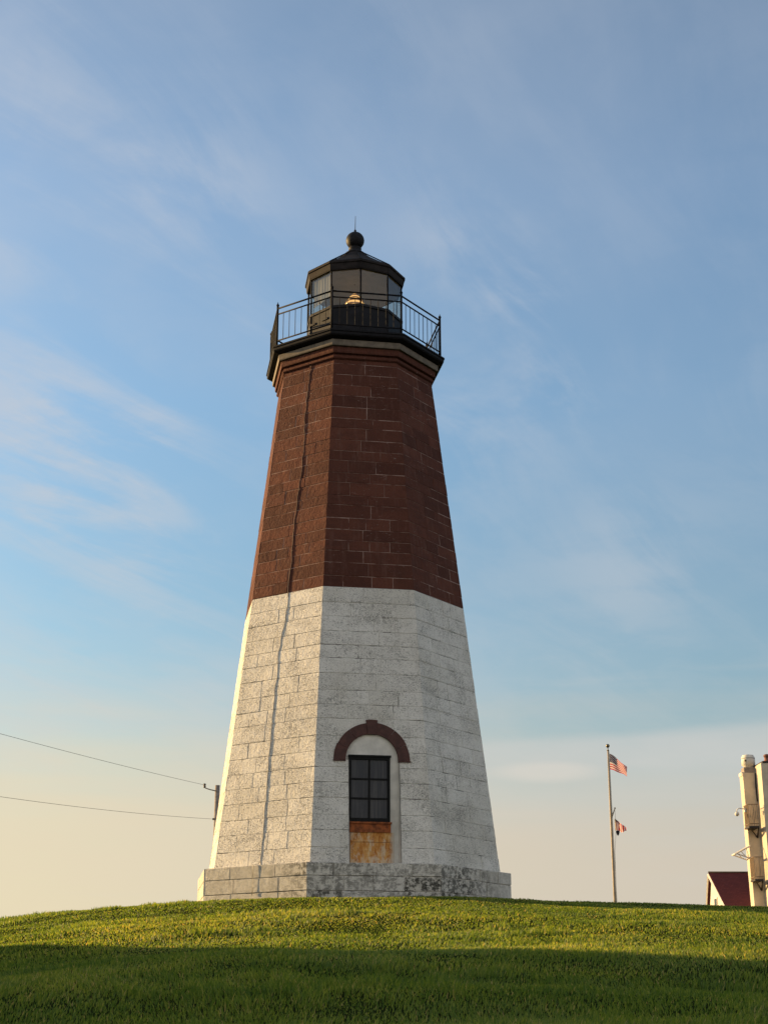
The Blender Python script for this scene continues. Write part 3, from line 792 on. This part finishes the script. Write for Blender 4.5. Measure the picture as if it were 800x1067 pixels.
def flag_mesh(name, P, nu, nv, material, parent=None):
    mb = MB(); g = []
    for i in range(nu + 1):
        row = []
        for j in range(nv + 1):
            u, v = i / nu, j / nv
            k = mb.add(P(u, v)); mb.uv[k] = (u, v); row.append(k)
        g.append(row)
    for i in range(nu):
        for j in range(nv): mb.face((g[i][j], g[i + 1][j], g[i + 1][j + 1], g[i][j + 1]), 0, True)
    return mb.build(name, material, parent)
def P_us(u, v):
    x = px + 0.06 + 0.80 * u
    top = 7.86 - 0.55 * u ** 1.15
    hgt = 0.70 * (1 - 0.42 * u)
    z = top - hgt * (1 - v) + 0.02 * math.sin(9 * u)
    y = FY + 0.10 * math.sin(7.5 * u + 2.2 * v) * (0.25 + u) + 0.3 * u
    return (x, y, z)
tag(flag_mesh('flag', P_us, 36, 20, flag_us()), 'american flag, upper of two flags on the slender flagpole', 'flag')
def flag_cg():
    m, t, out = mat('vertical_striped_cloth')
    uv = t.new('ShaderNodeUVMap').outputs[0]
    u, v, _ = t.xyz(uv)
    st = t.math('GREATER_THAN', t.math('FRACT', t.math('MULTIPLY', u, 5.0)), 0.52)
    c = t.mix(st, (0.80, 0.74, 0.66), (0.70, 0.055, 0.045))
    c = t.mix(t.math('LESS_THAN', u, 0.16), c, (0.62, 0.54, 0.42))
    cloth(t, out, c)
    return m
def P_cg(u, v):
    x = px + 0.14 + 0.50 * u
    top = 5.02 - 0.36 * u; bot = 4.50 - 0.03 * u + 0.04 * math.sin(8 * u)
    return (x, FY - 0.06 + 0.06 * math.sin(11 * u + 1.5 * v) + 0.12 * u, bot + (top - bot) * v)
f2 = flag_mesh('flag', P_cg, 30, 12, flag_cg())
tag(f2, 'crumpled flag with vertical red and white stripes hanging from the gaff', 'flag')
M['darkcloth'] = simple('dark_flag_corner', (0.030, 0.024, 0.028), 0.8, 0, 0.3, 12, 0.2)
def P_ck(u, v):
    return (px + 0.17 + 0.16 * u + 0.06 * (1 - v) * (0.5 - u), FY - 0.09 + 0.03 * math.sin(9 * u + 2 * v), 4.28 + 0.25 * v - 0.10 * abs(u - 0.5) * (v) + 0.12 * abs(u - 0.5) * (1 - v))
flag_mesh('flag_corner', P_ck, 10, 8, M['darkcloth'], f2)
def P_ct(u, v):
    return (px + 0.155 + 0.20 * u, FY - 0.075 + 0.02 * math.sin(9 * u), 5.03 - 0.20 * u - 0.07 * (1 - v))
flag_mesh('flag_fold_shade', P_ct, 8, 3, M['darkcloth'], f2)  # dark strip painting the shaded fold along the flag's top edge

# ------------------------------------------------------------------ utility pole and wires
M['wood'] = simple('grey_weathered_wood', (0.25, 0.21, 0.175), 0.85, 0, 0.3, 5, 0.3)
M['wire'] = simple('grey_wire', (0.11, 0.105, 0.10), 0.6, 0, 0.2, 5, 0.0)
M['porcelain'] = simple('brown_insulator', (0.10, 0.075, 0.06), 0.3, 0, 0.2, 5, 0.05)
ux, uy = -7.06, 45.64
up = thing('utility_pole', 'grey wooden utility pole half hidden behind the left edge of the lighthouse', 'utility pole', (ux, uy, lawn(ux, uy)))
mb = MB(); mb.tube([(ux, uy, lawn(ux, uy) - 0.5), (ux, uy, 8.37)], [0.16, 0.125], 12); mb.build('pole', M['wood'], up)
mb = MB(); mb.tube([(ux - 0.05, uy - 0.1, 8.06), (ux - 0.40, uy - 0.16, 8.13), (ux - 0.62, uy - 0.2, 8.20)], 0.030, 6); mb.build('arm', M['wood'], up)
mb = MB(); mb.lathe([(0.03, 8.20), (0.07, 8.24), (0.07, 8.30), (0.04, 8.32), (0.075, 8.35), (0.065, 8.42), (0.02, 8.44)], 10, 0, (ux - 0.66, uy - 0.2, 0)); mb.build('insulator', M['porcelain'], up)
mb = MB(); mb.box((ux - 0.14, uy - 0.1, 6.60), (0.10, 0.1, 0.09)); mb.build('clamp', M['porcelain'], up)
def wire(P0, P1, sag, r, label):
    P0, P1 = Vector(P0), Vector(P1); mb = MB()
    mb.tube([P0.lerp(P1, i / 40) - Vector((0, 0, 4 * sag * (i / 40) * (1 - i / 40))) for i in range(41)], r, 6)
    tag(mb.build('overhead_wire', M['wire']), label, 'wire', 'overhead wires left of the lighthouse')
wire((ux - 0.67, uy - 0.2, 8.36), (-26.7, -4.52, 8.37), 0.45, 0.0085, 'thin upper overhead wire sloping down to the arm of the utility pole')
wire((ux - 0.17, uy - 0.12, 6.60), (-26.9, -4.52, 5.22), 0.8, 0.0085, 'thin lower overhead wire running almost level to the utility pole')

# ------------------------------------------------------------------ red roofed house
def siding(name, col):
    m, t, out = mat(name); p = opos(t)
    x, y, z = t.xyz(p)
    n = t.noise(p, 3, 4, 0.6)
    c = t.mix(t.mapr(n, 0.3, 0.7), tuple(v * 0.85 for v in col), col)
    lap = t.math('FRACT', t.math('MULTIPLY', z, 8.0))
    principled(t, out, c, 0.6, t.bump(lap, 0.5, 0.02), spec=0.3)
    return m
M['siding'] = siding('cream_siding', (0.66, 0.62, 0.52))
M['concrete'] = simple('pale_painted_concrete', (0.55, 0.47, 0.35), 0.7, 0, 0.12, 2.0, 0.2)
def shingle():
    m, t, out = mat('red_shingles'); p = opos(t)
    b = t.new('ShaderNodeTexBrick'); t.put(b.inputs[0], t.mapping(p, (1, 1, 1), (R(90), 0, 0)))
    b.inputs['Color1'].default_value = (0.085, 0.020, 0.020, 1); b.inputs['Color2'].default_value = (0.115, 0.028, 0.026, 1); b.inputs['Mortar'].default_value = (0.05, 0.014, 0.014, 1)
    b.inputs['Scale'].default_value = 3.0; b.inputs['Mortar Size'].default_value = 0.02
    principled(t, out, b.outputs[0], 0.8, t.bump(t.noise(p, 20, 4), 0.3, 0.02), spec=0.2)
    return m
M['shingle'] = shingle()
M['trim'] = simple('white_trim', (0.62, 0.58, 0.50), 0.6, 0, 0.1, 4, 0.1)
M['railpaint'] = simple('tan_rail_paint', (0.20, 0.135, 0.08), 0.6, 0, 0.2, 6, 0.1)
M['dark'] = simple('dark_trim', (0.030, 0.022, 0.020), 0.6, 0, 0.2, 4, 0.1)
hx0, hx1, hyr, hzr = 19.95, 32.0, 50.64, 4.34
h = thing('red_roofed_house', 'small cream gabled house with dark red roof showing over the lawn crest', 'house', (25, 49, -4))
slope = 0.60
fy, fz = hyr - 4.0, hzr - 4.0 * slope          # front eave
by, bz = hyr + 1.0, hzr - 1.9
mb = MB()
prof = [(fy + 0.25, -4.5), (fy + 0.25, fz - 0.02), (hyr, hzr - 0.13), (by - 0.08, bz - 0.05), (by - 0.08, -4.5)]
a = [mb.add((hx0, y, z)) for y, z in prof]; b = [mb.add((hx1, y, z)) for y, z in prof]
mb.face(a); mb.face(b[::-1])
for i in range(5): mb.face((a[i], b[i], b[(i + 1) % 5], a[(i + 1) % 5]))
mb.build('wall', M['siding'], h)
mb = MB()
def roofslab(y0, z0, y1, z1, t_=0.09):
    d = Vector((0, y1 - y0, z1 - z0)).normalized(); nrm = Vector((0, -d.z, d.y)); nrm = nrm if nrm.z > 0 else -nrm
    q = []
    for x in (hx0 - 0.14, hx1 + 0.2):
        for (y, z) in ((y0, z0), (y1, z1)):
            p = Vector((x, y, z)); q += [mb.add(p), mb.add(p - nrm * t_)]
    for f in ((0, 2, 6, 4), (1, 5, 7, 3), (0, 1, 3, 2), (4, 6, 7, 5), (0, 4, 5, 1), (2, 3, 7, 6)): mb.face([q[i] for i in f])
roofslab(fy, fz, hyr - 0.001, hzr); roofslab(by, bz, hyr + 0.001, hzr)
rf = mb.build('roof', M['shingle'], h)
mb = MB(); mb.tube([(hx0 - 0.15, hyr, hzr + 0.01), (hx1 + 0.2, hyr, hzr + 0.01)], 0.06, 6); mb.build('ridge_cap', M['dark'], rf)
mb = MB(); mb.tube([(hx0 - 0.16, fy, fz - 0.10), (hx0 - 0.16, hyr, hzr - 0.12)], 0.075, 4); mb.tube([(hx0 - 0.16, by, bz - 0.1), (hx0 - 0.16, hyr, hzr - 0.12)], 0.06, 4); mb.build('bargeboard', M['trim'], rf)
mb = MB(); mb.bbox(hx0 - 0.04, hx0 + 0.05, hyr - 1.15, hyr - 0.45, 1.9, 2.95)
wv = mb.build('window', M['trim'], h)
mb = MB(); mb.bbox(hx0 - 0.05, hx0 - 0.042, hyr - 1.07, hyr - 0.53, 1.98, 2.87); mb.build('pane', M['pane'], wv)

# ------------------------------------------------------------------ lookout building at the right edge
lt = thing('lookout_tower', 'tall cream concrete building with two small balconies at the right edge', 'building', (22, 46, -3))
bx, byf = 20.83, 45.64
mb = MB(); q = [mb.add(p) for p in ((bx + 0.22, byf, -5), (22.4, byf, -5), (22.4, byf + 0.7, -5), (bx + 0.22, byf + 0.7, -5), (bx, byf, 9.12), (22.4, byf, 9.12), (22.4, byf + 0.7, 9.12), (bx, byf + 0.7, 9.12))]   # battered shaft
for f in ((0, 3, 2, 1), (4, 5, 6, 7), (0, 1, 5, 4), (1, 2, 6, 5), (2, 3, 7, 6), (3, 0, 4, 7)): mb.face([q[i] for i in f])
tag(mb.build('wall', M['concrete'], lt), 'narrow rear shaft of the building')
mb = MB(); mb.bbox(bx - 0.03, bx + 0.08, byf + 0.12, byf + 0.73, 8.98, 9.17); mb.build('corner_cap', M['trim'], lt)
mb = MB(); mb.bbox(21.52, 26.5, 44.45, 47.8, -5, 9.46)
tag(mb.build('wall', M['concrete'], lt), 'broad front shaft of the building')
mb = MB(); mb.bbox(21.60, 26.6, 44.42, 47.9, 9.462, 9.56); mb.build('roof', M['dark'], lt)
mb = MB(); mb.lathe([(0.20, 9.56), (0.20, 9.64), (0.14, 9.66), (0.14, 9.84), (0.17, 9.86), (0.17, 9.95), (0.05, 10.0)], 12, 0, (21.98, 44.9, 0))
mb.build('chimney_pot', simple('red_clay', (0.20, 0.085, 0.055), 0.7, 0, 0.4, 9, 0.2), lt)
mb = MB(); mb.bbox(bx + 0.10, bx + 0.72, byf + 0.05, byf + 0.66, 9.122, 9.42); mb.build('vent_base', M['wood'], lt)
mb = MB(); mb.lathe([(0.26, 9.42), (0.26, 9.52), (0.36, 9.56), (0.36, 9.98), (0.30, 10.06), (0.30, 10.10), (0.02, 10.16)], 18, 0, (21.27, byf + 0.36, 0)); vt = mb.build('ventilator', M['trim'], lt)
mb = MB(); mb.lathe([(0.31, 9.90), (0.365, 9.905), (0.365, 9.93), (0.31, 9.935)], 18, 0, (21.27, byf + 0.36, 0), cap=False); mb.box((21.04, byf + 0.04, 9.78), (0.10, 0.06, 0.10), R(40)); mb.build('vent_band', M['dark'], vt)
mb = MB(); mb.tube([(21.50, byf - 0.05, 9.1), (21.47, byf - 0.06, 8.4), (21.50, byf - 0.06, 7.6)], 0.035, 6); mb.build('conduit', M['dark'], lt)
for zf in (6.22, 3.52):
    x0, x1, y0 = 20.74 + (0.1 if zf < 5 else 0.0), 21.26, byf - 0.95
    mb = MB(); mb.bbox(x0 - 0.02, x1, y0, byf - 0.002, zf - 0.09, zf); bal = mb.build('balcony', M['dark'], lt)
    mb = MB()
    for z in (zf + 0.12, zf + 1.12):
        mb.tube([(x0, byf, z), (x0, y0, z), (x1, y0, z)], 0.022, 6)
    for i in range(7):
        x = x0 + (x1 - x0) * i / 6; mb.tube([(x, y0, zf), (x, y0, zf + 1.12)], 0.016, 5)
    for i in range(1, 8):
        y = y0 + (byf - y0) * i / 8; mb.tube([(x0, y, zf), (x0, y, zf + 1.12)], 0.016, 5)
    mb.build('railing', M['railpaint'], bal)
    mb = MB(); mb.tube([(x0 + 0.02, y0 + 0.1, zf - 0.07), (x1 + 0.10, byf - 0.02, zf - 0.50)], 0.045, 4); mb.tube([(x1 - 0.02, y0 + 0.1, zf - 0.07), (x1 + 0.10, byf - 0.05, zf - 0.50)], 0.045, 4); mb.build('bracket', M['dark'], bal)
mb = MB(); mb.tube([(20.76, byf - 0.5, 7.05), (20.62, byf - 0.52, 7.15), (20.36, byf - 0.55, 7.18), (20.24, byf - 0.55, 7.10), (20.22, byf - 0.55, 6.98)], 0.028, 6); mb.box((20.72, byf - 0.5, 7.08), (0.16, 0.14, 0.20))
arm = mb.build('lamp_arm', M['trim'], lt)
mb = MB(); mb.lathe([(max(.001, 0.12 * math.sin(a)), 6.88 - 0.12 * math.cos(a)) for a in [math.pi * i / 10 for i in range(11)]], 12, 0, (20.23, byf - 0.55, 0)); mb.build('lamp_globe', M['trim'], arm)
mb = MB()
for yy in (byf - 0.1, byf + 0.7):
    mb.tube([(20.92, yy, 5.28), (20.10, yy - 0.1, 4.86)], 0.045, 5); mb.tube([(20.14, yy - 0.1, 4.88), (20.94, yy, 4.62)], 0.035, 5); mb.tube([(20.42, yy, 4.98), (20.70, yy, 4.68)], 0.025, 5)
mb.tube([(20.12, byf - 0.2, 4.87), (20.12, byf + 0.6, 4.87)], 0.05, 6)
mb.build('hoist_bracket', M['trim'], lt)

# ------------------------------------------------------------------ station building off to the left, it shades the near lawn
bd = thing('station_building', 'long white three storey station building with grey gable roof beyond the left of the lawn', 'building', (-27, -26, -5))
X0, X1, Y0, Y1, ZE, ZR = -34.0, -20.0, -46.0, -4.5, 7.2, 10.8
mb = MB(); prof = [(X0, -7), (X1, -7), (X1, ZE), ((X0 + X1) / 2, ZR - 0.15), (X0, ZE)]
a = [mb.add((x, Y0, z)) for x, z in prof]; b = [mb.add((x, Y1, z)) for x, z in prof]
mb.face(a); mb.face(b[::-1])
for i in range(5): mb.face((a[i], b[i], b[(i + 1) % 5], a[(i + 1) % 5]))
mb.build('wall', M['siding'], bd)
M['slate'] = simple('grey_roofing', (0.10, 0.10, 0.105), 0.8, 0, 0.2, 2, 0.3)
mb = MB(); xm = (X0 + X1) / 2
for xe in (X0 - 0.4, X1 + 0.4):
    ze = ZE - 0.18 + 0.02
    q = [mb.add(p) for p in ((xe, Y0 - .3, ze), (xe, Y1 + .3, ze), (xm, Y1 + .3, ZR), (xm, Y0 - .3, ZR), (xe, Y0 - .3, ze + .18), (xe, Y1 + .3, ze + .18), (xm, Y1 + .3, ZR + .18), (xm, Y0 - .3, ZR + .18))]
    for f in ((0, 3, 2, 1), (4, 5, 6, 7), (0, 1, 5, 4), (1, 2, 6, 5), (3, 0, 4, 7)): mb.face([q[i] for i in f])
mb.build('roof', M['slate'], bd)
for zi in (-2.6, 0.8, 4.2):
    for yi in range(8):
        y = -43 + yi * 4.0
        mb = MB(); mb.bbox(X1 - 0.05, X1 + 0.06, y - 0.6, y + 0.6, zi, zi + 1.8); wv = mb.build('window', M['trim'], bd)
        mb = MB()
        for dz_ in (0.06, 0.93): mb.bbox(X1 + 0.061, X1 + 0.066, y - 0.53, y + 0.53, zi + dz_, zi + dz_ + 0.81)
        mb.build('pane', M['pane'], wv)
